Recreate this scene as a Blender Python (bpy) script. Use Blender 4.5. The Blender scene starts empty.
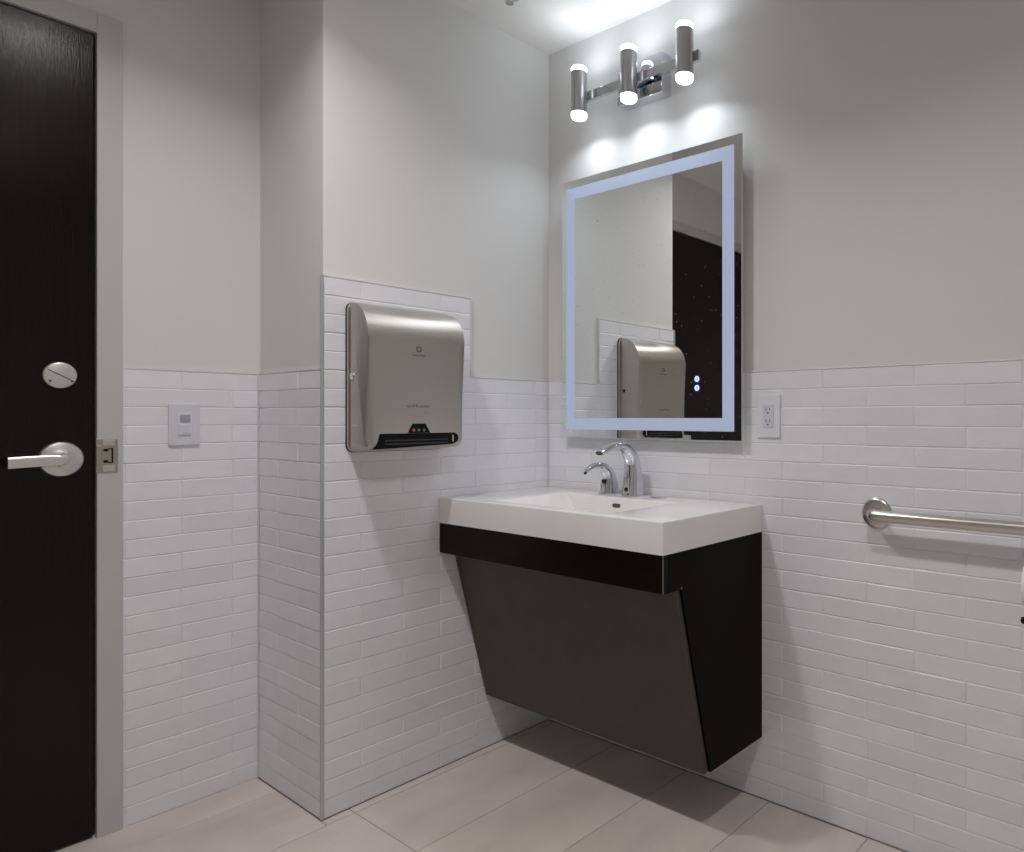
import bpy, bmesh, math, random
from mathutils import Vector, Matrix

random.seed(7)
sc = bpy.context.scene
col = sc.collection
PI = math.pi

# ------------------------------------------------------------------ camera
cam_d = bpy.data.cameras.new('camera')
cam = bpy.data.objects.new('camera', cam_d)
col.objects.link(cam)
cam.location = (2.0184, -1.7765, 1.116)
cam.rotation_euler = (math.radians(90), 0, math.radians(36.1263))
cam_d.sensor_fit = 'HORIZONTAL'
cam_d.sensor_width = 36.0
cam_d.lens = 709.26 / 1024 * 36.0
cam_d.shift_x = -(706.04 - 512) / 1024
cam_d.shift_y = -(426 - 417.76) / 1024
cam_d.clip_start = 0.02
sc.camera = cam

# ------------------------------------------------------------------ world, exposure, light levels
world = bpy.data.worlds.new('world')
sc.world = world
world.use_nodes = True
world.node_tree.nodes['Background'].inputs[0].default_value = (0.5, 0.5, 0.5, 1)
world.node_tree.nodes['Background'].inputs[1].default_value = 0.0
sc.view_settings.view_transform = 'Standard'
sc.view_settings.look = 'None'
sc.view_settings.gamma = 1.0
sc.view_settings.use_curve_mapping = False
sc.view_settings.exposure = -0.37
sc.cycles.use_denoising = True
sc.cycles.max_bounces = 14
sc.cycles.diffuse_bounces = 8
sc.cycles.glossy_bounces = 8

CAN_POWER = 9.6                      # each recessed ceiling downlight, watts
CAN_COLOR = (1.0, 0.965, 0.95)
CAN_SPOTS = ((0.49, -1.19), (1.74, -1.22))
TUBE_STRENGTH = 12.0                   # glow of the tube lenses of the vanity light
TUBE_DOWN, TUBE_UP = 0.56, 0.24        # watts of the lamp in each tube end
TUBE_SPREAD = 142.0
TUBE_SIDE = 11.0
TUBE_COLOR = (0.86, 0.93, 1.0)
BAND_STRENGTH = 0.42                  # lit band of the mirror

CEIL = 2.4625
ZT = 1.25            # top of the tiles
ZS = 1.5105          # top of the raised tile block behind the dispenser
ROW = 1.25 / 24
TL = 0.258           # tile length with joint
L = 0.818            # length of the wall with the dispenser
D = 0.40             # depth of the niche with the door
YS = -0.337
XR = 2.85
YF = -2.75

# ------------------------------------------------------------------ materials
MATS = {}


def mat(name, color=(0.8, 0.8, 0.8), rough=0.5, metal=0.0, spec=0.5, emit=None, emit_s=0.0,
        coat=0.0, noise=None, bump=None, rand=0.0, aniso=0.0, wave=None):
    """noise=(scale, amount, detail, stretch) tints the colour; bump=(scale, strength, distance, stretch)"""
    m = bpy.data.materials.new(name)
    m.use_nodes = True
    nt = m.node_tree
    b = nt.nodes['Principled BSDF']
    b.inputs['Base Color'].default_value = (*color, 1)
    b.inputs['Roughness'].default_value = rough
    b.inputs['Metallic'].default_value = metal
    b.inputs['Specular IOR Level'].default_value = spec
    b.inputs['Coat Weight'].default_value = coat
    b.inputs['Anisotropic'].default_value = aniso
    if emit:
        b.inputs['Emission Color'].default_value = (*emit, 1)
        b.inputs['Emission Strength'].default_value = emit_s
    tc = nt.nodes.new('ShaderNodeTexCoord')

    def noise_node(scale, detail, stretch):
        mp = nt.nodes.new('ShaderNodeMapping')
        mp.inputs['Scale'].default_value = stretch
        nt.links.new(tc.outputs['Object'], mp.inputs[0])
        n = nt.nodes.new('ShaderNodeTexNoise')
        n.inputs['Scale'].default_value = scale
        n.inputs['Detail'].default_value = detail
        if rand:
            oi = nt.nodes.new('ShaderNodeObjectInfo')
            mul = nt.nodes.new('ShaderNodeMath')
            mul.operation = 'MULTIPLY'
            mul.inputs[1].default_value = 40.0
            nt.links.new(oi.outputs['Random'], mul.inputs[0])
            n.noise_dimensions = '4D'
            nt.links.new(mul.outputs[0], n.inputs['W'])
        nt.links.new(mp.outputs[0], n.inputs['Vector'])
        return n
    val = None
    if noise:
        n = noise_node(noise[0], noise[2], noise[3])
        mr = nt.nodes.new('ShaderNodeMapRange')
        mr.inputs['From Min'].default_value = 0.3
        mr.inputs['From Max'].default_value = 0.7
        mr.inputs['To Min'].default_value = 1 - noise[1]
        mr.inputs['To Max'].default_value = 1 + noise[1]
        nt.links.new(n.outputs['Fac'], mr.inputs['Value'])
        val = mr.outputs[0]
    if rand:
        oi = nt.nodes.new('ShaderNodeObjectInfo')
        mr = nt.nodes.new('ShaderNodeMapRange')
        mr.inputs['To Min'].default_value = 1 - rand
        mr.inputs['To Max'].default_value = 1 + rand
        nt.links.new(oi.outputs['Random'], mr.inputs['Value'])
        if val is None:
            val = mr.outputs[0]
        else:
            mm = nt.nodes.new('ShaderNodeMath')
            mm.operation = 'MULTIPLY'
            nt.links.new(val, mm.inputs[0])
            nt.links.new(mr.outputs[0], mm.inputs[1])
            val = mm.outputs[0]
    if val is not None:
        hs = nt.nodes.new('ShaderNodeHueSaturation')
        hs.inputs['Color'].default_value = (*color, 1)
        nt.links.new(val, hs.inputs['Value'])
        nt.links.new(hs.outputs[0], b.inputs['Base Color'])
    if bump:
        n = noise_node(bump[0], 3.0, bump[3])
        bp = nt.nodes.new('ShaderNodeBump')
        bp.inputs['Strength'].default_value = bump[1]
        bp.inputs['Distance'].default_value = bump[2]
        nt.links.new(n.outputs['Fac'], bp.inputs['Height'])
        nt.links.new(bp.outputs[0], b.inputs['Normal'])
    MATS[name] = m
    return m


ONE = (1, 1, 1)
mat('paint', (0.70, 0.698, 0.69), 0.55, bump=(220, 0.12, 0.001, ONE), noise=(1.5, 0.015, 2, ONE))
mat('ceiling_paint', (0.80, 0.80, 0.78), 0.8)
mat('tile_glaze', (0.79, 0.79, 0.835), 0.32, rand=0.035, noise=(14, 0.02, 3, ONE), bump=(16, 0.35, 0.004, ONE))
mat('grout', (0.78, 0.77, 0.78), 0.85, noise=(40, 0.05, 2, ONE))
mat('trim_white', (0.70, 0.70, 0.70), 0.4)
mat('trim_metal', (0.55, 0.58, 0.62), 0.35, metal=0.6)
mat('floor_tile', (0.655, 0.585, 0.545), 0.42, rand=0.03, noise=(6, 0.13, 6, (1, 0.45, 1)), bump=(60, 0.08, 0.001, ONE))
mat('floor_grout', (0.37, 0.335, 0.31), 0.85)
mat('door_wood', (0.0060, 0.0028, 0.0024), 0.21, spec=0.25, noise=(9, 0.5, 6, (1, 14, 0.6)), bump=(22, 0.45, 0.0006, (1, 20, 1.2)))
mat('frame_paint', (0.52, 0.525, 0.51), 0.42)
mat('satin_nickel', (0.74, 0.73, 0.72), 0.34, metal=0.85)
mat('nickel_bright', (0.80, 0.79, 0.77), 0.2, metal=1.0)
mat('strike_steel', (0.50, 0.46, 0.40), 0.35, metal=1.0)
mat('black', (0.003, 0.003, 0.003), 0.35, spec=0.2)
mat('black_gloss', (0.004, 0.004, 0.005), 0.12)
mat('dark_line', (0.05, 0.05, 0.055), 0.5)
mat('white_plastic', (0.66, 0.68, 0.74), 0.35)
mat('lens_grey', (0.36, 0.37, 0.47), 0.3)
mat('outlet_plastic', (0.74, 0.77, 0.82), 0.3)
mat('chrome', (0.68, 0.70, 0.74), 0.05, metal=1.0)
mat('tube_metal', (0.52, 0.52, 0.53), 0.26, metal=1.0)
mat('steel_brushed', (0.56, 0.515, 0.475), 0.38, metal=1.0, aniso=0.5, bump=(60, 0.05, 0.0005, (1, 1, 14)))
mat('steel_bar', (0.62, 0.58, 0.54), 0.28, metal=1.0, bump=(80, 0.05, 0.0005, (12, 1, 1)))
mat('cover_side', (0.50, 0.46, 0.42), 0.38, metal=1.0)
mat('sink_white', (0.80, 0.785, 0.765), 0.16, coat=0.3)
mat('espresso', (0.0040, 0.0017, 0.0012), 0.30, spec=0.07, noise=(7, 0.35, 5, (1, 8, 0.6)))
mat('espresso_apron', (0.0080, 0.0028, 0.0021), 0.30, spec=0.12, noise=(7, 0.3, 5, (1, 1, 8)))
mat('espresso_floor_sheen', (0.046, 0.030, 0.0245), 0.36, spec=0.5, noise=(14, 0.16, 6, ONE))  # espresso laminate, base lightened to paint in the bright floor's reflection
mat('edge_band', (0.16, 0.13, 0.12), 0.45)
mat('mirror_case', (0.55, 0.50, 0.46), 0.45)
mat('glass_edge', (0.62, 0.66, 0.60), 0.15)
mat('band_lit', (0.30, 0.33, 0.40), 0.5, emit=(0.55, 0.68, 0.97), emit_s=BAND_STRENGTH)
mat('icon_lit', (0.5, 0.5, 0.6), 0.5, emit=(0.72, 0.76, 1.0), emit_s=1.1)
mat('icon_halo', (0.01, 0.01, 0.05), 0.5, emit=(0.02, 0.03, 0.30), emit_s=0.35)
mat('tube_lens', (0.9, 0.9, 0.9), 0.5, emit=TUBE_COLOR, emit_s=TUBE_STRENGTH)
mat('tube_acrylic', (0.9, 0.9, 0.9), 0.4, emit=TUBE_COLOR, emit_s=TUBE_SIDE)
mat('can_lens', (0.9, 0.9, 0.88), 0.5, emit=CAN_COLOR, emit_s=48.0)
mat('led_red', (0.3, 0.05, 0.04), 0.4, emit=(1.0, 0.45, 0.4), emit_s=0.10)
mat('led_dim', (0.12, 0.14, 0.16), 0.4)
mat('print_grey', (0.12, 0.11, 0.11), 0.5)
mat('print_faint', (0.28, 0.26, 0.25), 0.45)
mat('paper', (0.86, 0.86, 0.86), 0.9, bump=(150, 0.2, 0.001, ONE))
mat('drain_dark', (0.10, 0.085, 0.075), 0.5, metal=0.5)


def mirror_material():
    m = bpy.data.materials.new('mirror_glass')
    m.use_nodes = True
    nt = m.node_tree
    b = nt.nodes['Principled BSDF']
    b.inputs['Metallic'].default_value = 1.0
    b.inputs['Roughness'].default_value = 0.0
    b.inputs['Base Color'].default_value = (0.86, 0.88, 0.87, 1)
    tc = nt.nodes.new('ShaderNodeTexCoord')
    vo = nt.nodes.new('ShaderNodeTexVoronoi')
    vo.inputs['Scale'].default_value = 52
    nt.links.new(tc.outputs['Object'], vo.inputs['Vector'])
    lt = nt.nodes.new('ShaderNodeMath')
    lt.operation = 'LESS_THAN'
    lt.inputs[1].default_value = 0.12
    nt.links.new(vo.outputs['Distance'], lt.inputs[0])
    sep = nt.nodes.new('ShaderNodeSeparateColor')
    nt.links.new(vo.outputs['Color'], sep.inputs[0])
    gt = nt.nodes.new('ShaderNodeMath')
    gt.operation = 'MULTIPLY'
    nt.links.new(lt.outputs[0], gt.inputs[0])
    nt.links.new(sep.outputs[0], gt.inputs[1])
    sc2 = nt.nodes.new('ShaderNodeMath')
    sc2.operation = 'MULTIPLY'
    sc2.inputs[1].default_value = 0.32
    nt.links.new(gt.outputs[0], sc2.inputs[0])
    df = nt.nodes.new('ShaderNodeBsdfDiffuse')
    df.inputs[0].default_value = (0.7, 0.7, 0.7, 1)
    mix = nt.nodes.new('ShaderNodeMixShader')
    nt.links.new(sc2.outputs[0], mix.inputs[0])
    nt.links.new(b.outputs[0], mix.inputs[1])
    nt.links.new(df.outputs[0], mix.inputs[2])
    nt.links.new(mix.outputs[0], nt.nodes['Material Output'].inputs[0])
    MATS['mirror_glass'] = m


mirror_material()


# ------------------------------------------------------------------ mesh helpers
def ab(bm, x0, x1, y0, y1, z0, z1, bev=0.0, seg=2, mi=0):
    """add an axis aligned box to bm"""
    vs = [bm.verts.new(p) for p in ((x0, y0, z0), (x1, y0, z0), (x1, y1, z0), (x0, y1, z0),
                                    (x0, y0, z1), (x1, y0, z1), (x1, y1, z1), (x0, y1, z1))]
    fs = []
    for q in ((0, 3, 2, 1), (4, 5, 6, 7), (0, 1, 5, 4), (1, 2, 6, 5), (2, 3, 7, 6), (3, 0, 4, 7)):
        f = bm.faces.new([vs[i] for i in q])
        f.material_index = mi
        fs.append(f)
    if bev:
        es = list({e for f in fs for e in f.edges})
        bmesh.ops.bevel(bm, geom=es, offset=bev, segments=seg, profile=0.5, affect='EDGES')
    return bm


def box(*a, **k):
    return ab(bmesh.new(), *a, **k)


def frame_of(d):
    d = Vector(d).normalized()
    u = d.cross(Vector((0, 0, 1)))
    if u.length < 1e-4:
        u = Vector((1, 0, 0))
    u.normalize()
    return d, u, u.cross(d)


def lathe(bm, origin, axis, prof, n=32, cap=True, mi=0):
    """prof: list of (distance along axis, radius)"""
    d, u, v = frame_of(axis)
    o = Vector(origin)
    rings = []
    for h, r in prof:
        rings.append([bm.verts.new(o + d * h + (u * math.cos(2 * PI * i / n) + v * math.sin(2 * PI * i / n)) * r)
                      for i in range(n)])
    for a, b in zip(rings, rings[1:]):
        for i in range(n):
            f = bm.faces.new((a[i], a[(i + 1) % n], b[(i + 1) % n], b[i]))
            f.material_index = mi
    if cap:
        bm.faces.new(rings[0]).material_index = mi
        bm.faces.new(list(reversed(rings[-1]))).material_index = mi
    return bm


def catmull(pts, k=6):
    out = []
    n = len(pts)
    for i in range(n - 1):
        p0 = pts[max(i - 1, 0)]
        p1 = pts[i]
        p2 = pts[i + 1]
        p3 = pts[min(i + 2, n - 1)]
        for j in range(k):
            t = j / k
            out.append(tuple(0.5 * ((2 * b) + (-a + c) * t + (2 * a - 5 * b + 4 * c - d) * t * t +
                                    (-a + 3 * b - 3 * c + d) * t ** 3) for a, b, c, d in zip(p0, p1, p2, p3)))
    out.append(tuple(pts[-1]))
    return out


def sweep(bm, pts, n=20, side=(1, 0, 0), power=2.0):
    """pts: (x,y,z,ru,rv); ru along `side`, rv across; superellipse section"""
    rings = []
    s = Vector(side)
    for i, p in enumerate(pts):
        a = Vector(pts[max(i - 1, 0)][:3])
        b = Vector(pts[min(i + 1, len(pts) - 1)][:3])
        d = (b - a).normalized()
        w = d.cross(s).normalized()
        ring = []
        for k in range(n):
            t = 2 * PI * k / n
            c, q = math.cos(t), math.sin(t)
            cu = math.copysign(abs(c) ** (2 / power), c)
            cv = math.copysign(abs(q) ** (2 / power), q)
            ring.append(bm.verts.new(Vector(p[:3]) + s * cu * p[3] + w * cv * p[4]))
        rings.append(ring)
    for a, b in zip(rings, rings[1:]):
        for i in range(n):
            bm.faces.new((a[i], a[(i + 1) % n], b[(i + 1) % n], b[i]))
    bm.faces.new(list(reversed(rings[0])))
    bm.faces.new(rings[-1])
    return bm


def prism(bm, pts, axis, a0, a1, bev=0.0, seg=3):
    """extrude polygon pts; axis 'x': pts are (y,z); 'y': pts are (x,z); 'z': pts are (x,y)"""
    def P(p, a):
        return {'x': (a, p[0], p[1]), 'y': (p[0], a, p[1]), 'z': (p[0], p[1], a)}[axis]
    A = [bm.verts.new(P(p, a0)) for p in pts]
    B = [bm.verts.new(P(p, a1)) for p in pts]
    n = len(pts)
    fa = bm.faces.new(A)
    fb = bm.faces.new(list(reversed(B)))
    for i in range(n):
        bm.faces.new((A[i], B[i], B[(i + 1) % n], A[(i + 1) % n]))
    if bev:
        bmesh.ops.bevel(bm, geom=list(fa.edges) + list(fb.edges), offset=bev, segments=seg, profile=0.5, affect='EDGES')
    return bm


def rrect(a0, a1, b0, b1, r, n=6):
    pts = []
    for cx, cy, s in ((a1 - r, b1 - r, 0), (a0 + r, b1 - r, 1), (a0 + r, b0 + r, 2), (a1 - r, b0 + r, 3)):
        for i in range(n + 1):
            t = (s + i / n) * PI / 2
            pts.append((cx + r * math.cos(t), cy + r * math.sin(t)))
    return pts


def obj(name, bm, m, parent=None, smooth=False, angle=35):
    bmesh.ops.recalc_face_normals(bm, faces=bm.faces)
    me = bpy.data.meshes.new(name)
    bm.to_mesh(me)
    bm.free()
    for k in ([m] if isinstance(m, str) else m):
        me.materials.append(MATS[k])
    if smooth:
        for p in me.polygons:
            p.use_smooth = True
        me.set_sharp_from_angle(angle=math.radians(angle))
    o = bpy.data.objects.new(name, me)
    col.objects.link(o)
    if parent is not None:
        o.parent = parent
        o.matrix_parent_inverse = Matrix.Translation(parent.location).inverted() if parent.parent is None else \
            (parent.matrix_parent_inverse.inverted() if False else Matrix.Identity(4))
    return o


def sub(name, bm, m, part, **k):
    """a sub-part: its part sits at the world origin with an offset by the thing's own inverse"""
    o = obj(name, bm, m, None, **k)
    o.parent = part
    return o


def thing(name, label, cat, loc=(0, 0, 0), group=None):
    o = bpy.data.objects.new(name, None)
    o.empty_display_size = 0.05
    o.location = loc
    o['label'] = label
    o['category'] = cat
    if group:
        o['group'] = group
    col.objects.link(o)
    return o


def struct(name, bm, m, **k):
    o = obj(name, bm, m, **k)
    o['kind'] = 'structure'
    return o


# ------------------------------------------------------------------ room shell
PT = 0.008    # tiles stand this far proud of the painted wall
ceiling = struct('ceiling', box(-0.52, XR + 0.1, YF - 0.1, 0.1, CEIL, CEIL + 0.1), 'ceiling_paint')
floor = struct('floor', box(-0.52, XR + 0.1, YF - 0.1, 0.1, -0.10, -0.0022), 'floor_grout')
wall_back = struct('wall_back', box(-0.008, XR + 0.1, PT, 0.1, 0, CEIL), 'paint')
wall_left = struct('wall_left', box(-0.1, -PT, -L + PT, 0.1, 0, CEIL), 'paint')
wall_niche = struct('wall_niche', box(-0.52, -0.1, -L + PT, -L + 0.1, 0, CEIL), 'paint')
DY0, DY1, DZ = -2.126, -1.2095, 2.138
bm = bmesh.new()
ab(bm, -D - 0.12, -D - PT, DY1 + 0.005, -L + PT, 0, CEIL)
ab(bm, -D - 0.12, -D - PT, YF, DY0 - 0.005, 0, CEIL)
ab(bm, -D - 0.12, -D - PT, DY0 - 0.005, DY1 + 0.005, DZ + 0.005, CEIL)
wall_door = struct('wall_door', bm, 'paint')
wall_front = struct('wall_front', box(-0.52, XR + 0.1, YF - 0.1, YF, 0, CEIL), 'paint')
wall_right = struct('wall_right', box(XR, XR + 0.1, YF, PT, 0, CEIL), 'paint')

# ------------------------------------------------------------------ wall tiles, one object each
rt = random.Random(3)
tile_cache = {}


def tile_mesh(w, h, variant):
    key = (round(w, 3), round(h, 3), variant)
    if key in tile_cache:
        return tile_cache[key]
    r = random.Random(hash(key) & 0xffff)
    bm = bmesh.new()
    hw, hh, c, t = w / 2, h / 2, 0.0019, 0.0065

    def j(a):
        return r.uniform(-a, a)
    n = 3 if w > 0.1 else 1
    rings = []
    # outline walked along the long sides so that the pressed edges wander a little
    base = [(-hw + 2 * hw * i / n, -hh) for i in range(n + 1)] + [(hw - 2 * hw * i / n, hh) for i in range(n + 1)]
    jit = [(j(0.0005), j(0.0007)) for _ in base]
    back = [bm.verts.new((x + a, t, z + b)) for (x, z), (a, b) in zip(base, jit)]
    mid = [bm.verts.new((x + a, 0.0013, z + b)) for (x, z), (a, b) in zip(base, jit)]
    top = []
    for (x, z), (a, b) in zip(base, jit):
        xi = x - math.copysign(c, x) if abs(abs(x) - hw) < 1e-6 else x
        top.append(bm.verts.new((xi + a, j(0.00025), z - math.copysign(c, z) + b)))
    N = len(base)
    for A, B in ((back, mid), (mid, top)):
        for i in range(N):
            bm.faces.new((A[i], A[(i + 1) % N], B[(i + 1) % N], B[i]))
    for i in range(n):
        bm.faces.new((top[i], top[i + 1], top[N - 2 - i], top[N - 1 - i]))
    bmesh.ops.recalc_face_normals(bm, faces=bm.faces)
    me = bpy.data.meshes.new('tile')
    bm.to_mesh(me)
    bm.free()
    me.materials.append(MATS['tile_glaze'])
    tile_cache[key] = me
    return me


def lay_tiles(parent, side, plane, u0, u1, ztop, rows, off):
    """side 'y': tiles face -y at y=plane, u is x; side 'x': tiles face +x at x=plane, u is y"""
    for k in range(rows):
        zc = ztop - (k + 0.5) * ROW
        s = off + (TL / 2 if k % 2 else 0.0)
        i0 = math.floor((u0 - s) / TL)
        a = s + i0 * TL
        while a < u1 - 1e-6:
            lo, hi = max(a, u0), min(a + TL, u1)
            a += TL
            if hi - lo < 0.006:
                continue
            w = hi - lo - 0.0020
            full = abs(hi - lo - TL) < 1e-6
            me = tile_mesh(w, ROW - 0.0018, rt.randrange(6) if full else 0)
            o = bpy.data.objects.new('tile', me)
            col.objects.link(o)
            c = (lo + hi) / 2
            dp = rt.uniform(-0.0003, 0.0007)
            tilt = rt.uniform(-0.012, 0.012)
            roll = rt.uniform(-0.0012, 0.0012)
            if side == 'y':
                o.location = (c, plane + dp, zc)
                o.rotation_euler = (tilt, roll, 0)
            else:
                o.location = (plane - dp, c, zc)
                o.rotation_euler = (tilt, roll, PI / 2)
            o.parent = parent


def grout(parent, *a):
    obj('grout', box(*a), 'grout', parent)


G = 0.0019
lay_tiles(wall_back, 'y', 0.0, 0.0, XR, ZT, 24, 1.122)
grout(wall_back, 0.0, XR, G, PT + 0.002, 0.0, ZT)
rows5 = 5
lay_tiles(wall_left, 'x', 0.0, -L + 0.0075, YS, ZT + 5 * ROW, 5, -0.706)
lay_tiles(wall_left, 'x', 0.0, -L + 0.0075, -0.001, ZT, 24, -0.706 + TL / 2)
bm = bmesh.new()
ab(bm, -PT - 0.002, -G, -L + 0.004, G, 0.0, ZT)
ab(bm, -PT - 0.002, -G, -L + 0.004, YS, ZT, ZS)
obj('grout', bm, 'grout', wall_left)
lay_tiles(wall_niche, 'y', -L, -D + 0.001, -0.0075, ZT, 24, -0.14)
grout(wall_niche, -D + 0.001, -0.006, -L + G, -L + PT + 0.002, 0.0, ZT)
lay_tiles(wall_door, 'x', -D, -1.155, -L, ZT, 24, -1.02)
grout(wall_door, -D - PT - 0.002, -D - G, -1.156, -L, 0.0, ZT)
lay_tiles(wall_door, 'x', -D, YF, -2.182, ZT, 24, -1.02)
grout(wall_door, -D - PT - 0.002, -D - G, YF, -2.182, 0.0, ZT)


def trim(i, label, bm, m):
    o = struct('trim_%d' % i, bm, m)
    o['label'] = label
    return o


trim(1, 'pale metal edge strip on the outer tiled corner by the niche',
     box(-0.0070, 0.0012, -L - 0.0012, -L + 0.0070, 0.0, ZT + 5 * ROW + 0.003, bev=0.0012, seg=2), 'trim_metal')
trim(2, 'thin white cap strip on top of the tiles along the mirror wall',
     box(0.0, XR, -0.0006, PT, ZT, ZT + 0.004, bev=0.001, seg=1), 'trim_white')
bm = bmesh.new()
ab(bm, -PT, 0.0006, YS, -0.001, ZT, ZT + 0.004)
ab(bm, -PT, 0.0006, YS, YS + 0.004, ZT + 0.004, ZS + 0.004)
ab(bm, -PT, 0.0006, -L + 0.0070, YS, ZS - 0.0001, ZS + 0.004)
trim(3, 'thin white cap strip stepping around the raised tiles behind the dispenser', bm, 'trim_white')
trim(4, 'thin white cap strip on the tiles of the narrow niche wall',
     box(-D + 0.001, -0.0070, -L - 0.0006, -L + PT, ZT, ZT + 0.004), 'trim_white')
trim(5, 'thin white cap strip on the tiles beside the door frame',
     box(-D - PT, -D + 0.0006, -1.155, -L - 0.001, ZT, ZT + 0.004), 'trim_white')

trim(6, 'white caulk line in the tiled corner beside the sink', box(0.0004, 0.0035, -0.0035, -0.0004, 0.0, ZT), 'trim_white')
trim(7, 'white caulk line in the tiled inner corner of the niche', box(-D + 0.0004, -D + 0.0035, -L - 0.0035, -L - 0.0004, 0.0, ZT), 'trim_white')

# ------------------------------------------------------------------ floor tiles
rf = random.Random(5)
ftc = {}


def floor_tile(x0, x1, y0, y1):
    w, h = x1 - x0 - 0.003, y1 - y0 - 0.003
    key = (round(w, 3), round(h, 3))
    if key not in ftc:
        bm = bmesh.new()
        hw, hh, c = w / 2, h / 2, 0.0012
        lo = [bm.verts.new((x, y, -0.009)) for x, y in ((-hw, -hh), (hw, -hh), (hw, hh), (-hw, hh))]
        md = [bm.verts.new((x, y, -c)) for x, y in ((-hw, -hh), (hw, -hh), (hw, hh), (-hw, hh))]
        tp = [bm.verts.new((x, y, 0)) for x, y in ((-hw + c, -hh + c), (hw - c, -hh + c), (hw - c, hh - c), (-hw + c, hh - c))]
        for A, B in ((lo, md), (md, tp)):
            for i in range(4):
                bm.faces.new((A[i], A[(i + 1) % 4], B[(i + 1) % 4], B[i]))
        bm.faces.new(tp)
        bmesh.ops.recalc_face_normals(bm, faces=bm.faces)
        me = bpy.data.meshes.new('tile')
        bm.to_mesh(me)
        bm.free()
        me.materials.append(MATS['floor_tile'])
        ftc[key] = me
    o = bpy.data.objects.new('tile', ftc[key])
    col.objects.link(o)
    o.location = ((x0 + x1) / 2, (y0 + y1) / 2, rf.uniform(-0.0003, 0.0002))
    o.parent = floor


FX, FL = 0.305, 0.74
i = 0
x = 0.645 - 5 * FX
while x < XR:
    y = -0.002 - 4 * FL
    while y < PT:
        xa, xb, ya, yb = max(x, -D - 0.11), min(x + FX, XR), max(y, YF), min(y + FL, -0.001)
        if xb < 0.02:
            yb = min(yb, -L - 0.001)
        if xb - xa > 0.02 and yb - ya > 0.02:
            if xa < -0.001 < xb and xb > 0.02 and yb > -L:
                # the strip that runs into the outer corner is cut around it
                if ya < -L:
                    floor_tile(xa, xb, ya, -L - 0.001)
                floor_tile(0.001, xb, max(ya, -L - 0.001), yb)
            else:
                floor_tile(xa, xb, ya, yb)
        y += FL
    x += FX
    i += 1

# ------------------------------------------------------------------ door, frame
frame = bpy.data.objects.new('door_frame', None)
frame.location = (-D, -1.18, 0)
frame['label'] = 'grey painted metal door frame around the dark door'
frame['category'] = 'door frame'
col.objects.link(frame)


def part(name, bm, m, parent, **k):
    """vertices are given in world coordinates"""
    o = obj(name, bm, m, None, **k)
    o.parent = parent
    root = parent
    off = Vector((0, 0, 0))
    while root is not None:
        off += root.location
        root = root.parent
    o.matrix_parent_inverse = Matrix.Translation(-off)
    return o


XF = -D + 0.006      # face of the frame
for nm, b in (('jamb', (-D - 0.11, XF, DY1, -1.155, 0, DZ + 0.052)),
              ('jamb', (-D - 0.11, XF, DY0 - 0.0545, DY0, 0, DZ + 0.052)),
              ('frame_head', (-D - 0.11, XF, DY0, DY1, DZ, DZ + 0.052))):
    part(nm, box(*b, bev=0.0015), 'frame_paint', frame)
for nm, b in (('door_stop', (-D - 0.11, -D - 0.062, DY1 - 0.016, DY1, 0, DZ)),
              ('door_stop', (-D - 0.11, -D - 0.062, DY0, DY0 + 0.016, 0, DZ)),
              ('door_stop', (-D - 0.11, -D - 0.062, DY0 + 0.016, DY1 - 0.016, DZ - 0.016, DZ))):
    part(nm, box(*b), 'frame_paint', frame)
# strike plate, lies on the jamb and wraps round its inner edge
sp = part('strike_plate', box(XF - 0.001, XF + 0.0025, -1.2125, -1.166, 0.970, 1.060, bev=0.0012), 'strike_steel', frame)


def subpart(name, bm, m, p, **k):
    o = obj(name, bm, m, None, **k)
    o.parent = p
    off = p.parent.location
    # part matrix is identity in world space, so no offset is needed
    o.matrix_parent_inverse = Matrix.Identity(4)
    return o


subpart('keeper', box(XF + 0.002, XF + 0.006, -1.212, -1.2005, 0.990, 1.042, bev=0.001), 'strike_steel', sp)
subpart('keeper_lip', box(XF + 0.002, XF + 0.0045, -1.199, -1.172, 1.042, 1.057, bev=0.001), 'nickel_bright', sp)
subpart('keeper_lip', box(XF + 0.002, XF + 0.0045, -1.199, -1.172, 0.973, 0.988, bev=0.001), 'nickel_bright', sp)
bm = bmesh.new()
ab(bm, XF + 0.002, XF + 0.0032, -1.197, -1.187, 0.996, 1.003)
ab(bm, XF + 0.002, XF + 0.0032, -1.197, -1.187, 1.026, 1.033)
ab(bm, XF + 0.002, XF + 0.0032, -1.180, -1.1765, 0.995, 1.035)
ab(bm, XF + 0.002, XF + 0.0032, -1.187, -1.177, 0.995, 0.998)
ab(bm, XF + 0.002, XF + 0.0032, -1.187, -1.177, 1.031, 1.034)
subpart('slot', bm, 'black', sp)

XD = -D - 0.004      # face of the door leaf
door = thing('door', 'dark espresso wooden door with lever handle in grey frame', 'door', (XD, -1.66, 0.006))
part('door_leaf', box(XD - 0.045, XD, DY0 + 0.004, DY1 - 0.0045, 0.008, DZ - 0.004, bev=0.0015), 'door_wood', door)
rs = part('lever_rose', lathe(bmesh.new(), (XD, -1.280, 1.009), (1, 0, 0),
          [(-0.001, 0.0450), (0.005, 0.0450), (0.009, 0.0425), (0.0105, 0.038), (0.0115, 0.028), (0.014, 0.020), (0.018, 0.018)], 48),
          'satin_nickel', door, smooth=True)
lv = bmesh.new()
pts = [(XD + 0.010, -1.280, 1.009, 0.013, 0.013), (XD + 0.035, -1.280, 1.009, 0.0125, 0.0125),
       (XD + 0.052, -1.2855, 1.009, 0.0135, 0.010), (XD + 0.056, -1.305, 1.009, 0.0145, 0.0065),
       (XD + 0.056, -1.35, 1.008, 0.0145, 0.006), (XD + 0.055, -1.388, 1.006, 0.0145, 0.006)]
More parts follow.
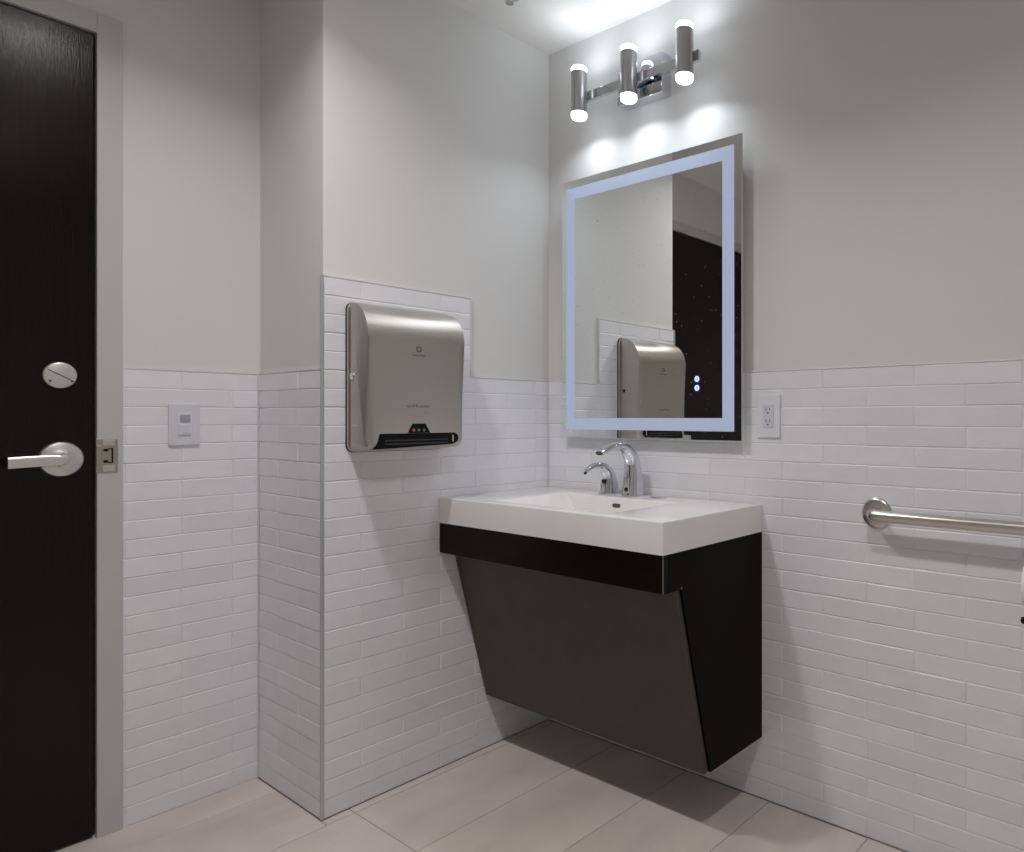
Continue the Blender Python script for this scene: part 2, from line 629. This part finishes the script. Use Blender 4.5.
sweep(lv, catmull(pts, 6), 20, side=(0, 0, 1), power=3.2)
part('lever', lv, 'satin_nickel', door, smooth=True)
subpart('lever_hub', lathe(bmesh.new(), (XD + 0.045, -1.278, 1.009), (1, 0, 0),
        [(0, 0.021), (0.008, 0.021), (0.0105, 0.018)], 32), 'nickel_bright', rs, smooth=True)
tr = part('lock_rose', lathe(bmesh.new(), (XD, -1.2825, 1.2255), (1, 0, 0),
          [(-0.001, 0.0335), (0.006, 0.0335), (0.0085, 0.0315), (0.009, 0.030)], 48), 'satin_nickel', door, smooth=True)
bm = bmesh.new()
c, s_ = math.cos(-0.52), math.sin(-0.52)
vs = []
for a, b in ((-0.029, -0.001), (0.024, -0.001), (0.024, 0.001), (-0.029, 0.001)):
    vs.append((a * c - b * s_ - 1.2825, a * s_ + b * c + 1.2255))
prism(bm, vs, 'x', XD + 0.0085, XD + 0.0098)
subpart('groove', bm, 'dark_line', tr)
for dy in (-0.020, 0.023):
    subpart('screw', lathe(bmesh.new(), (XD + 0.0085, -1.2825 + dy, 1.2255 - 0.015), (1, 0, 0), [(0, 0.003), (0.0014, 0.0028)], 14),
            'dark_line', tr)

# ------------------------------------------------------------------ vanity cabinet, sink top
SW, SD_, ST, SB = 0.926, 0.456, 0.864, 0.7826
van = thing('vanity_cabinet', 'dark espresso wall-hung vanity cabinet with slanted front under white sink', 'cabinet', (SW / 2, 0, 0.181))
AF, AB = -0.4535, 0.6877
for xa, xb in ((SW - 0.020, SW - 0.001), (0.003, 0.022)):
    bm = bmesh.new()
    prism(bm, [(-0.0006, SB), (AF + 0.019, SB), (AF + 0.019, AB), (-0.384, AB), (-0.2585, 0.181), (-0.0006, 0.181)], 'x', xa, xb)
    part('side_panel', bm, 'espresso', van)
bm = box(0.003, SW - 0.0012, AF, AF + 0.0185, AB, SB - 0.0005, bev=0.0008, seg=1)
ap = part('apron', bm, 'espresso_apron', van)
subpart('edge_strip', box(SW - 0.0035, SW - 0.0004, AF - 0.0004, AF + 0.0008, AB, SB - 0.001), 'edge_band', ap)
# slanted front panel, set between the side panels with a fine gap
dx = Vector((0.402 - 0.2765, AB - 0.181)).normalized()
n2 = Vector((-dx.y, dx.x)) * -1     # towards the room
nrm = Vector((-dx.y, dx.x))
p0 = Vector((-0.2765, 0.181))
p1 = Vector((-0.402, AB + 0.006))
t = (p1 - p0).normalized()
out = Vector((-t.y, t.x))
if out.x > 0:
    out = -out
q = [p0 + out * 0.002, p1 + out * 0.002, p1 - out * 0.016, p0 - out * 0.016]
bm = bmesh.new()
prism(bm, [(v.x, v.y) for v in q], 'x', 0.0042, SW - 0.0060, bev=0.0008, seg=1)
part('front_panel', bm, 'espresso_floor_sheen', van)
part('bottom_rail', box(0.022, SW - 0.020, -0.09, -0.0006, 0.185, 0.203), 'espresso', van)
part('screw_cap', lathe(bmesh.new(), (SW - 0.0015, -0.383, AB + 0.003), (1, 0, 0), [(0, 0.0035), (0.0012, 0.0032)], 14), 'edge_band', van)

sink = thing('sink_top', 'thick white rectangular sink top with shallow integrated basin', 'sink', (SW / 2, 0, SB))
bm = bmesh.new()
BX0, BX1, BY0, BY1 = 0.222, 0.708, -0.405, -0.122
# outer slab with a real basin sunk into it
o4 = [(0.0015, -SD_), (SW, -SD_), (SW, -0.001), (0.0015, -0.001)]
bot = [bm.verts.new((x, y, SB)) for x, y in o4]
top = [bm.verts.new((x, y, ST)) for x, y in o4]
rim = [bm.verts.new((x, y, ST)) for x, y in ((BX0, BY0), (BX1, BY0), (BX1, BY1), (BX0, BY1))]
bas = [bm.verts.new((x, y, ST - 0.072)) for x, y in ((BX0 + 0.10, BY0 + 0.03), (BX1 - 0.10, BY0 + 0.03), (BX1 - 0.085, BY1 - 0.022), (BX0 + 0.085, BY1 - 0.022))]
bm.faces.new(list(reversed(bot)))
side_faces = []
for i in range(4):
    side_faces.append(bm.faces.new((bot[i], bot[(i + 1) % 4], top[(i + 1) % 4], top[i])))
    bm.faces.new((top[i], top[(i + 1) % 4], rim[(i + 1) % 4], rim[i]))
    bm.faces.new((rim[i], rim[(i + 1) % 4], bas[(i + 1) % 4], bas[i]))
bm.faces.new(bas)
bm.edges.ensure_lookup_table()
ed = [e for e in bm.edges if {e.verts[0], e.verts[1]} <= set(top) or {e.verts[0], e.verts[1]} <= set(rim)
      or (e.verts[0] in rim and e.verts[1] in bas) or (e.verts[1] in rim and e.verts[0] in bas)
      or {e.verts[0], e.verts[1]} <= set(bas)
      or (e.verts[0] in bot and e.verts[1] in top) or (e.verts[1] in bot and e.verts[0] in top)]
bmesh.ops.bevel(bm, geom=ed, offset=0.004, segments=3, profile=0.5, affect='EDGES')
basin = part('basin_top', bm, 'sink_white', sink, smooth=True, angle=40)
ov = bmesh.new()
prism(ov, rrect(0.450, 0.482, ST - 0.032, ST - 0.020, 0.0055, 5), 'y', BY1 - 0.0105, BY1 - 0.0048)
subpart('overflow_slot', ov, 'drain_dark', basin)
subpart('drain', lathe(bmesh.new(), (0.48, -0.26, ST - 0.0725), (0, 0, 1), [(0, 0.024), (0.003, 0.024), (0.004, 0.019)], 28), 'chrome', basin, smooth=True)
subpart('hole_cover', lathe(bmesh.new(), (0.580, -0.058, ST - 0.001), (0, 0, 1), [(0, 0.028), (0.0025, 0.028), (0.0045, 0.025)], 28), 'chrome', basin, smooth=True)

# ------------------------------------------------------------------ faucet and soap spout
fa = thing('faucet', 'tall chrome arched sensor faucet behind the basin', 'faucet', (0.478, -0.064, ST))
FXC = 0.473
pts = [(FXC, -0.062, ST + 0.000, 0.0335, 0.0325), (FXC, -0.061, ST + 0.030, 0.0315, 0.0295), (FXC, -0.060, ST + 0.070, 0.0285, 0.0260),
       (FXC, -0.066, ST + 0.112, 0.0255, 0.0215), (FXC, -0.087, ST + 0.146, 0.0230, 0.0165), (FXC, -0.120, ST + 0.164, 0.0205, 0.0118),
       (FXC, -0.155, ST + 0.1635, 0.0200, 0.0100), (FXC, -0.190, ST + 0.153, 0.0195, 0.0095), (FXC, -0.214, ST + 0.143, 0.0185, 0.0088)]
bm = bmesh.new()
sweep(bm, catmull(pts, 6), 28, power=2.5)
fb = part('spout_body', bm, 'chrome', fa, smooth=True)
subpart('base_ring', lathe(bmesh.new(), (FXC, -0.062, ST - 0.0005), (0, 0, 1), [(0, 0.036), (0.0035, 0.036), (0.005, 0.0335)], 32), 'chrome', fb, smooth=True)
subpart('sensor_eye', lathe(bmesh.new(), (FXC, -0.0925, ST + 0.022), (0, -1, 0.05), [(0, 0.0068), (0.0028, 0.0068), (0.0036, 0.005)], 20), 'black_gloss', fb, smooth=True)
fp = bmesh.new()
prism(fp, rrect(FXC - 0.012, FXC + 0.012, ST + 0.010, ST + 0.062, 0.004), 'y', -0.0932, -0.0865)
subpart('sensor_plate', fp, 'tube_metal', fb)
bm = bmesh.new()
sweep(bm, [(FXC, -0.2125, ST + 0.1438, 0.0150, 0.0070), (FXC, -0.2152, ST + 0.1424, 0.0145, 0.0066)], 20, power=2.5)
subpart('aerator', bm, 'drain_dark', fb)

so = thing('soap_spout', 'short chrome arched soap dispenser spout left of the faucet', 'soap dispenser', (0.368, -0.064, ST))
SX = 0.368
pts = [(SX, -0.062, ST, 0.0320, 0.0320), (SX, -0.061, ST + 0.025, 0.0290, 0.0285), (SX, -0.063, ST + 0.055, 0.0240, 0.0215),
       (SX, -0.078, ST + 0.082, 0.0185, 0.0150), (SX, -0.104, ST + 0.097, 0.0145, 0.0100), (SX, -0.132, ST + 0.097, 0.0115, 0.0075),
       (SX, -0.157, ST + 0.088, 0.0100, 0.0068), (SX, -0.172, ST + 0.078, 0.0075, 0.006)]
bm = bmesh.new()
sweep(bm, catmull(pts, 6), 24, power=2.4)
sb_ = part('spout_body', bm, 'chrome', so, smooth=True)
subpart('base_ring', lathe(bmesh.new(), (SX, -0.062, ST - 0.0005), (0, 0, 1), [(0, 0.0345), (0.003, 0.0345), (0.0045, 0.032)], 32), 'chrome', sb_, smooth=True)
bm = bmesh.new()
prism(bm, rrect(SX - 0.0075, SX + 0.0075, ST + 0.036, ST + 0.049, 0.003), 'y', -0.0895, -0.0820)
subpart('sensor_eye', bm, 'black_gloss', sb_)
bm = bmesh.new()
prism(bm, rrect(SX - 0.010, SX + 0.010, ST + 0.006, ST + 0.034, 0.003), 'y', -0.0925, -0.0850)
subpart('front_plate', bm, 'tube_metal', sb_)
subpart('nozzle', lathe(bmesh.new(), (SX, -0.170, ST + 0.077), (0, -0.35, -0.9), [(-0.004, 0.0045), (0.006, 0.0042), (0.006, 0.002)], 16), 'black', sb_)

# ------------------------------------------------------------------ lit mirror
MX0, MX1, MZ0, MZ1, MY = 0.111, 0.877, 1.047, 1.952, -0.035
mi = thing('mirror', 'rectangular wall mirror with pale blue lit border above the sink', 'mirror', ((MX0 + MX1) / 2, 0, MZ0))
part('case', box(MX0 + 0.05, MX1 - 0.05, MY + 0.0052, -0.0012, MZ0 + 0.04, MZ1 - 0.04, bev=0.002), 'mirror_case', mi)
gl = part('glass_back', box(MX0, MX1, MY + 0.0006, MY + 0.005, MZ0, MZ1), 'glass_edge', mi)
part('mirror_glass', box(MX0 + 0.001, MX1 - 0.001, MY, MY + 0.0006, MZ0 + 0.001, MZ1 - 0.001), 'mirror_glass', mi)
ox0, ox1, oz0, oz1 = 0.134, 0.850, 1.075, 1.924
ix0, ix1, iz0, iz1 = 0.176, 0.808, 1.115, 1.884
yb0, yb1 = MY - 0.0009, MY - 0.0002
for b in ((ox0, ix0, oz0, oz1), (ix1, ox1, oz0, oz1), (ix0, ix1, iz1, oz1), (ix0, ix1, oz0, iz0)):
    part('lit_band', box(b[0], b[1], yb0, yb1, b[2], b[3]), 'band_lit', mi)
for zc in (1.235, 1.2075):
    bt = part('touch_button', lathe(bmesh.new(), (0.713, MY - 0.0002, zc), (0, -1, 0), [(0, 0.0128), (0.0004, 0.0128)], 28), 'icon_halo', mi)
    ring = bmesh.new()
    lathe(ring, (0.713, MY - 0.0005, zc), (0, -1, 0), [(0, 0.0038), (0, 0.0088), (0.0006, 0.0088), (0.0006, 0.0038), (0, 0.0038)], 28, cap=False)
    subpart('ring', ring, 'icon_lit', bt)
    subpart('dot', box(0.7117, 0.7143, MY - 0.0011, MY - 0.0004, zc - 0.003, zc + 0.003), 'icon_lit', bt)

# ------------------------------------------------------------------ vanity light
vl = thing('vanity_light', 'chrome three-tube vanity light on the wall above the mirror', 'wall light', (0.48, 0.008, 2.215))
part('wall_plate', box(0.385, 0.577, -0.040, 0.0085, 2.153, 2.283, bev=0.003), 'chrome', vl, smooth=True)
part('bar', box(0.232, 0.742, -0.066, -0.054, 2.194, 2.226, bev=0.001), 'chrome', vl)
for xs in (0.42, 0.54):
    part('standoff', lathe(bmesh.new(), (xs, -0.038, 2.21), (0, -1, 0), [(0, 0.008), (0.018, 0.008)], 20), 'chrome', vl, smooth=True)
for xc in (0.255, 0.481, 0.707):
    tb = part('tube', lathe(bmesh.new(), (xc, -0.090, 2.146), (0, 0, 1), [(0, 0.0262), (0.0, 0.0268), (0.138, 0.0268), (0.138, 0.0262)], 40), 'tube_metal', vl, smooth=True)
    for z0, sgn in ((2.146, -1), (2.284, 1)):
        bm = bmesh.new()
        lathe(bm, (xc, -0.090, z0), (0, 0, sgn), [(-0.001, 0.0262), (0.013, 0.0262), (0.0175, 0.0225)], 36, cap=False, mi=1)
        lathe(bm, (xc, -0.090, z0), (0, 0, sgn), [(0.0170, 0.0001), (0.0175, 0.0225)], 36, cap=False, mi=0)
        o = obj('diffuser', bm, ['tube_lens', 'tube_acrylic'], None, smooth=True)
        o.parent = tb
        ld = bpy.data.lights.new('tube_lamp', 'AREA')
        ld.shape = 'DISK'
        ld.size = 0.042
        ld.energy = TUBE_DOWN if sgn < 0 else TUBE_UP
        ld.color = TUBE_COLOR
        ld.spread = math.radians(TUBE_SPREAD if sgn < 0 else 170.0)
        lo = bpy.data.objects.new('tube_lamp', ld)
        col.objects.link(lo)
        lo.parent = tb
        lo.location = (xc, -0.090, z0 + sgn * 0.0195)
        if sgn > 0:
            lo.rotation_euler = (PI, 0, 0)
    subpart('clip', box(xc - 0.010, xc + 0.010, -0.0665, -0.0535, 2.192, 2.228), 'chrome', tb)

# ------------------------------------------------------------------ paper towel dispenser
W0, W1 = -0.752, -0.438
dp = thing('paper_towel_dispenser', 'brushed steel paper towel dispenser on the white tiled wall', 'dispenser', (0.0, (W0 + W1) / 2, 1.02))
bm = bmesh.new()
prism(bm, rrect(W0, W1, 1.0165, 1.4465, 0.022, 6), 'x', 0.0008, 0.0035)
part('back_gasket', bm, 'black', dp)
bm = bmesh.new()
prism(bm, rrect(W0 + 0.0015, W1 - 0.0015, 1.018, 1.445, 0.021, 6), 'x', 0.0036, 0.014, bev=0.002, seg=2)
part('back_rim', bm, 'steel_brushed', dp)
prof = [(0.006, 1.0195), (0.100, 1.027), (0.1135, 1.035), (0.1165, 1.045)]
for i in range(0, 13):
    a = PI / 2 * i / 12
    prof.append((0.0125 + 0.104 * math.cos(a) ** 0.9 if i < 12 else 0.0125, 1.341 + 0.102 * math.sin(a)))
prof.append((0.006, 1.443))
bm = bmesh.new()
prism(bm, prof, 'y', W0 + 0.004, W1 - 0.004, bev=0.019, seg=6)
cv = part('cover', bm, 'steel_brushed', dp, smooth=True, angle=40)
sl = bmesh.new()
prism(sl, [(-0.727, 1.0275), (-0.715, 1.071), (-0.476, 1.071), (-0.466, 1.064), (-0.463, 1.052), (-0.468, 1.043), (-0.484, 1.036)], 'x', 0.06, 0.1185, bev=0.0015, seg=2)
slot = part('paper_slot', sl, 'black', dp)
for z in (1.040, 1.050):
    subpart('slot_rib', box(0.117, 0.1195, -0.700, -0.500, z, z + 0.003), 'dark_line', slot)
subpart('slot_clip', box(0.1175, 0.1198, -0.486, -0.482, 1.044, 1.064), 'satin_nickel', slot)
tz = bmesh.new()
prism(tz, [(-0.631, 1.0715), (-0.616, 1.099), (-0.575, 1.099), (-0.559, 1.0715)], 'x', 0.105, 0.1182, bev=0.0012, seg=2)
sn = part('sensor_window', tz, 'black', dp)
for yy, m in ((-0.613, 'led_red'), (-0.597, 'led_dim'), (-0.580, 'led_dim')):
    subpart('indicator', lathe(bmesh.new(), (0.1178, yy, 1.080), (1, 0, 0), [(0, 0.0048), (0.0012, 0.0042)], 16), m, sn)
part('side_hole', lathe(bmesh.new(), (0.034, W1 - 0.0050, 1.226), (0, 1, 0), [(0, 0.0075), (0.0015, 0.0072)], 20), 'black', dp)
part('key_lock', lathe(bmesh.new(), (0.030, W0 + 0.0045, 1.234), (0, -1, 0), [(0, 0.010), (0.0025, 0.010), (0.0035, 0.007)], 24), 'nickel_bright', dp, smooth=True)


def lettering(name, text, size, y, z, x, m, parent, width=None):
    cu = bpy.data.curves.new(name, 'FONT')
    cu.body = text
    cu.size = size
    cu.align_x = 'CENTER'
    cu.align_y = 'CENTER'
    cu.extrude = 0.0002
    tmp = bpy.data.objects.new('tmp', cu)
    col.objects.link(tmp)
    bpy.context.view_layer.update()
    me = bpy.data.meshes.new_from_object(tmp.evaluated_get(bpy.context.evaluated_depsgraph_get()))
    bpy.data.objects.remove(tmp)
    xs = [v.co.x for v in me.vertices]
    k = (width / (max(xs) - min(xs))) if width else 1.0
    # text plane: local x -> +y, local y -> +z, facing +x
    for v in me.vertices:
        v.co = Vector((x + v.co.z, y + v.co.x * k, z + v.co.y))
    me.name = name
    me.materials.clear()
    me.materials.append(MATS[m])
    o = bpy.data.objects.new(name, me)
    col.objects.link(o)
    o.parent = parent
    off = parent.location if parent.parent is None else Vector((0, 0, 0))
    o.matrix_parent_inverse = Matrix.Translation(-Vector(off))
    return o


FXX = 0.1169
bm = bmesh.new()
lathe(bm, (FXX - 0.0003, -0.5955, 1.316), (1, 0, 0), [(0, 0.0050), (0, 0.0090), (0.0006, 0.0090), (0.0006, 0.0050), (0, 0.0050)], 24, cap=False)
lg = part('logo_ring', bm, 'print_grey', dp)
lettering('logo_lettering', 'Georgia-Pacific', 0.0085, -0.5955, 1.2985, FXX, 'print_grey', dp, 0.042)
lettering('name_lettering', 'enMotion', 0.0125, -0.597, 1.150, FXX, 'print_grey', dp, 0.070)
# faint printed picture of a hand under the sensor line
bm = bmesh.new()
for a, b in (((-0.618, 1.122), (-0.600, 1.120)), ((-0.600, 1.120), (-0.590, 1.117)), ((-0.590, 1.117), (-0.580, 1.121)),
             ((-0.578, 1.128), (-0.568, 1.128)), ((-0.578, 1.136), (-0.568, 1.136)), ((-0.578, 1.128), (-0.578, 1.136)), ((-0.568, 1.128), (-0.568, 1.136))):
    d2 = Vector((b[0] - a[0], b[1] - a[1])).normalized() * 0.0004
    nn = Vector((-d2.y, d2.x))
    prism(bm, [(a[0] - nn.x, a[1] - nn.y), (b[0] - nn.x, b[1] - nn.y), (b[0] + nn.x, b[1] + nn.y), (a[0] + nn.x, a[1] + nn.y)], 'x', FXX - 0.0002, FXX + 0.0003)
part('printed_symbol', bm, 'print_faint', dp)

# ------------------------------------------------------------------ switch, outlet
swi = thing('light_switch', 'white motion sensor wall switch on the tiles beside the door', 'switch', (-D, -1.0135, 1.037))
bm = bmesh.new()
prism(bm, rrect(-1.0515, -0.9755, 1.037, 1.156, 0.003, 3), 'x', -D - 0.0008, -D + 0.0065, bev=0.0018, seg=2)
part('wall_plate', bm, 'white_plastic', swi)
ins = part('insert', box(-D + 0.006, -D + 0.0085, -1.0305, -0.9965, 1.064, 1.130, bev=0.001, seg=1), 'outlet_plastic', swi)
subpart('lens', box(-D + 0.008, -D + 0.0125, -1.0255, -1.0010, 1.105, 1.1255, bev=0.0015), 'lens_grey', ins)
subpart('button', box(-D + 0.008, -D + 0.0105, -1.0285, -0.9985, 1.067, 1.097, bev=0.0012), 'white_plastic', ins)
subpart('button_mark', box(-D + 0.0103, -D + 0.0108, -1.020, -1.007, 1.071, 1.0725), 'lens_grey', ins)

out_ = thing('power_outlet', 'white double wall outlet on the tiles right of the mirror', 'outlet', (0.950, 0, 1.059))
bm = bmesh.new()
prism(bm, rrect(0.912, 0.988, 1.0585, 1.1835, 0.003, 3), 'y', -0.0065, 0.0008, bev=0.0018, seg=2)
part('wall_plate', bm, 'outlet_plastic', out_)
oi_ = part('insert', box(0.9325, 0.9675, -0.0088, -0.006, 1.087, 1.155, bev=0.001, seg=1), 'white_plastic', out_)
for zc in (1.104, 1.138):
    sk = bmesh.new()
    for xo, hh_ in ((-0.0062, 0.0045), (0.0062, 0.0038)):
        ab(sk, 0.950 + xo - 0.0010, 0.950 + xo + 0.0010, -0.0094, -0.0086, zc + 0.003 - hh_, zc + 0.003 + hh_)
    lathe(sk, (0.950, -0.0086, zc - 0.008), (0, -1, 0), [(0, 0.0026), (0.0008, 0.0026)], 12)
    subpart('socket_slots', sk, 'dark_line', oi_)

# ------------------------------------------------------------------ grab bar
gb = thing('grab_bar', 'brushed steel horizontal grab bar on the tiled wall right of the sink', 'grab bar', (1.28, 0, 0.865))
for xc in (1.28, 2.19):
    part('flange', lathe(bmesh.new(), (xc, 0.0005, 0.865), (0, -1, 0), [(-0.001, 0.041), (0.004, 0.041), (0.0075, 0.0385), (0.0095, 0.034), (0.0105, 0.018)], 48),
         'steel_bar', gb, smooth=True)
r_ = 0.0155
pts = [(1.28, -0.004, 0.865, r_, r_), (1.28, -0.022, 0.865, r_, r_), (1.284, -0.040, 0.865, r_, r_), (1.296, -0.053, 0.865, r_, r_), (1.315, -0.058, 0.865, r_, r_),
       (1.50, -0.058, 0.865, r_, r_), (1.97, -0.058, 0.865, r_, r_), (2.155, -0.058, 0.865, r_, r_), (2.174, -0.053, 0.865, r_, r_), (2.186, -0.040, 0.865, r_, r_),
       (2.19, -0.022, 0.865, r_, r_), (2.19, -0.004, 0.865, r_, r_)]
bm = bmesh.new()
sweep(bm, catmull(pts, 5), 24, side=(0, 0, 1))
part('bar', bm, 'steel_bar', gb, smooth=True)

# ------------------------------------------------------------------ toilet paper below the bar
th = thing('toilet_paper_holder', 'chrome toilet paper holder with black end knob below the grab bar', 'holder', (1.72, 0, 0.62))
part('wall_plate', box(1.700, 1.760, -0.006, 0.0003, 0.620, 0.800, bev=0.002), 'chrome', th)
part('post', lathe(bmesh.new(), (1.785, -0.004, 0.742), (0, -1, 0), [(0, 0.007), (0.074, 0.007)], 16), 'chrome', th, smooth=True)
part('spindle', lathe(bmesh.new(), (1.79, -0.073, 0.742), (-1, 0, 0), [(0, 0.0068), (0.125, 0.0068)], 16), 'chrome', th, smooth=True)
part('wall_plate', box(1.765, 1.805, -0.006, 0.0003, 0.620, 0.800, bev=0.002), 'chrome', th)
part('post', lathe(bmesh.new(), (1.785, -0.004, 0.662), (0, -1, 0), [(0, 0.007), (0.074, 0.007)], 16), 'chrome', th, smooth=True)
part('spindle', lathe(bmesh.new(), (1.79, -0.073, 0.662), (-1, 0, 0), [(0, 0.0068), (0.130, 0.0068)], 16), 'chrome', th, smooth=True)
part('end_knob', lathe(bmesh.new(), (1.664, -0.073, 0.662), (-1, 0, 0), [(0, 0.0068), (0.006, 0.0085), (0.012, 0.007), (0.014, 0.003)], 16), 'black', th, smooth=True)
tp = thing('toilet_paper_roll', 'white toilet paper roll at the right edge below the grab bar', 'toilet paper', (1.71, -0.073, 0.742))
bm = bmesh.new()
lathe(bm, (1.661, -0.073, 0.742), (1, 0, 0), [(0, 0.021), (0.0, 0.050), (0.004, 0.052), (0.098, 0.052), (0.102, 0.050), (0.102, 0.021), (0.0, 0.021)], 40, cap=False)
part('paper', bm, 'paper', tp, smooth=True)
bm = bmesh.new()
lathe(bm, (1.662, -0.073, 0.742), (1, 0, 0), [(0, 0.0195), (0, 0.0208), (0.1, 0.0208), (0.1, 0.0195), (0, 0.0195)], 28, cap=False)
part('cardboard_core', bm, 'cover_side', tp, smooth=True)

# ------------------------------------------------------------------ ceiling fittings
spk = thing('ceiling_sprinkler', 'small metal sprinkler head on the ceiling near the corner', 'sprinkler', (0.178, -0.318, CEIL))
part('escutcheon', lathe(bmesh.new(), (0.178, -0.318, CEIL + 0.0005), (0, 0, -1), [(0, 0.034), (0.002, 0.034), (0.006, 0.027), (0.008, 0.014)], 32), 'chrome', spk, smooth=True)
part('sprinkler_frame', lathe(bmesh.new(), (0.178, -0.318, CEIL - 0.006), (0, 0, -1), [(0, 0.010), (0.006, 0.010), (0.009, 0.006), (0.014, 0.004), (0.018, 0.005)], 16), 'tube_metal', spk, smooth=True)
part('deflector', lathe(bmesh.new(), (0.178, -0.318, CEIL - 0.0235), (0, 0, -1), [(0, 0.013), (0.0012, 0.013)], 20), 'tube_metal', spk)

for n_, (lx, ly) in enumerate(CAN_SPOTS):
    cd = thing('ceiling_downlight', ('round ceiling downlight nearer the door', 'round ceiling downlight over the middle of the room')[n_],
               'ceiling light', (lx, ly, CEIL), 'ceiling downlights')
    bm = bmesh.new()
    lathe(bm, (lx, ly, CEIL + 0.0005), (0, 0, -1), [(0, 0.092), (0.004, 0.092), (0.009, 0.084), (0.011, 0.070), (0.006, 0.064), (0, 0.064), (0, 0.092)], 40, cap=False)
    part('trim_ring', bm, 'ceiling_paint', cd, smooth=True)
    part('lens', lathe(bmesh.new(), (lx, ly, CEIL + 0.0003), (0, 0, -1), [(0, 0.0645), (0.0055, 0.0645)], 40), 'can_lens', cd)
    ld = bpy.data.lights.new('downlight_lamp', 'AREA')
    ld.shape = 'DISK'
    ld.size = 0.12
    ld.energy = CAN_POWER
    ld.color = CAN_COLOR
    ld.spread = math.radians(138)
    lo = bpy.data.objects.new('downlight_lamp', ld)
    col.objects.link(lo)
    lo.parent = cd
    lo.location = (0, 0, -0.0075)
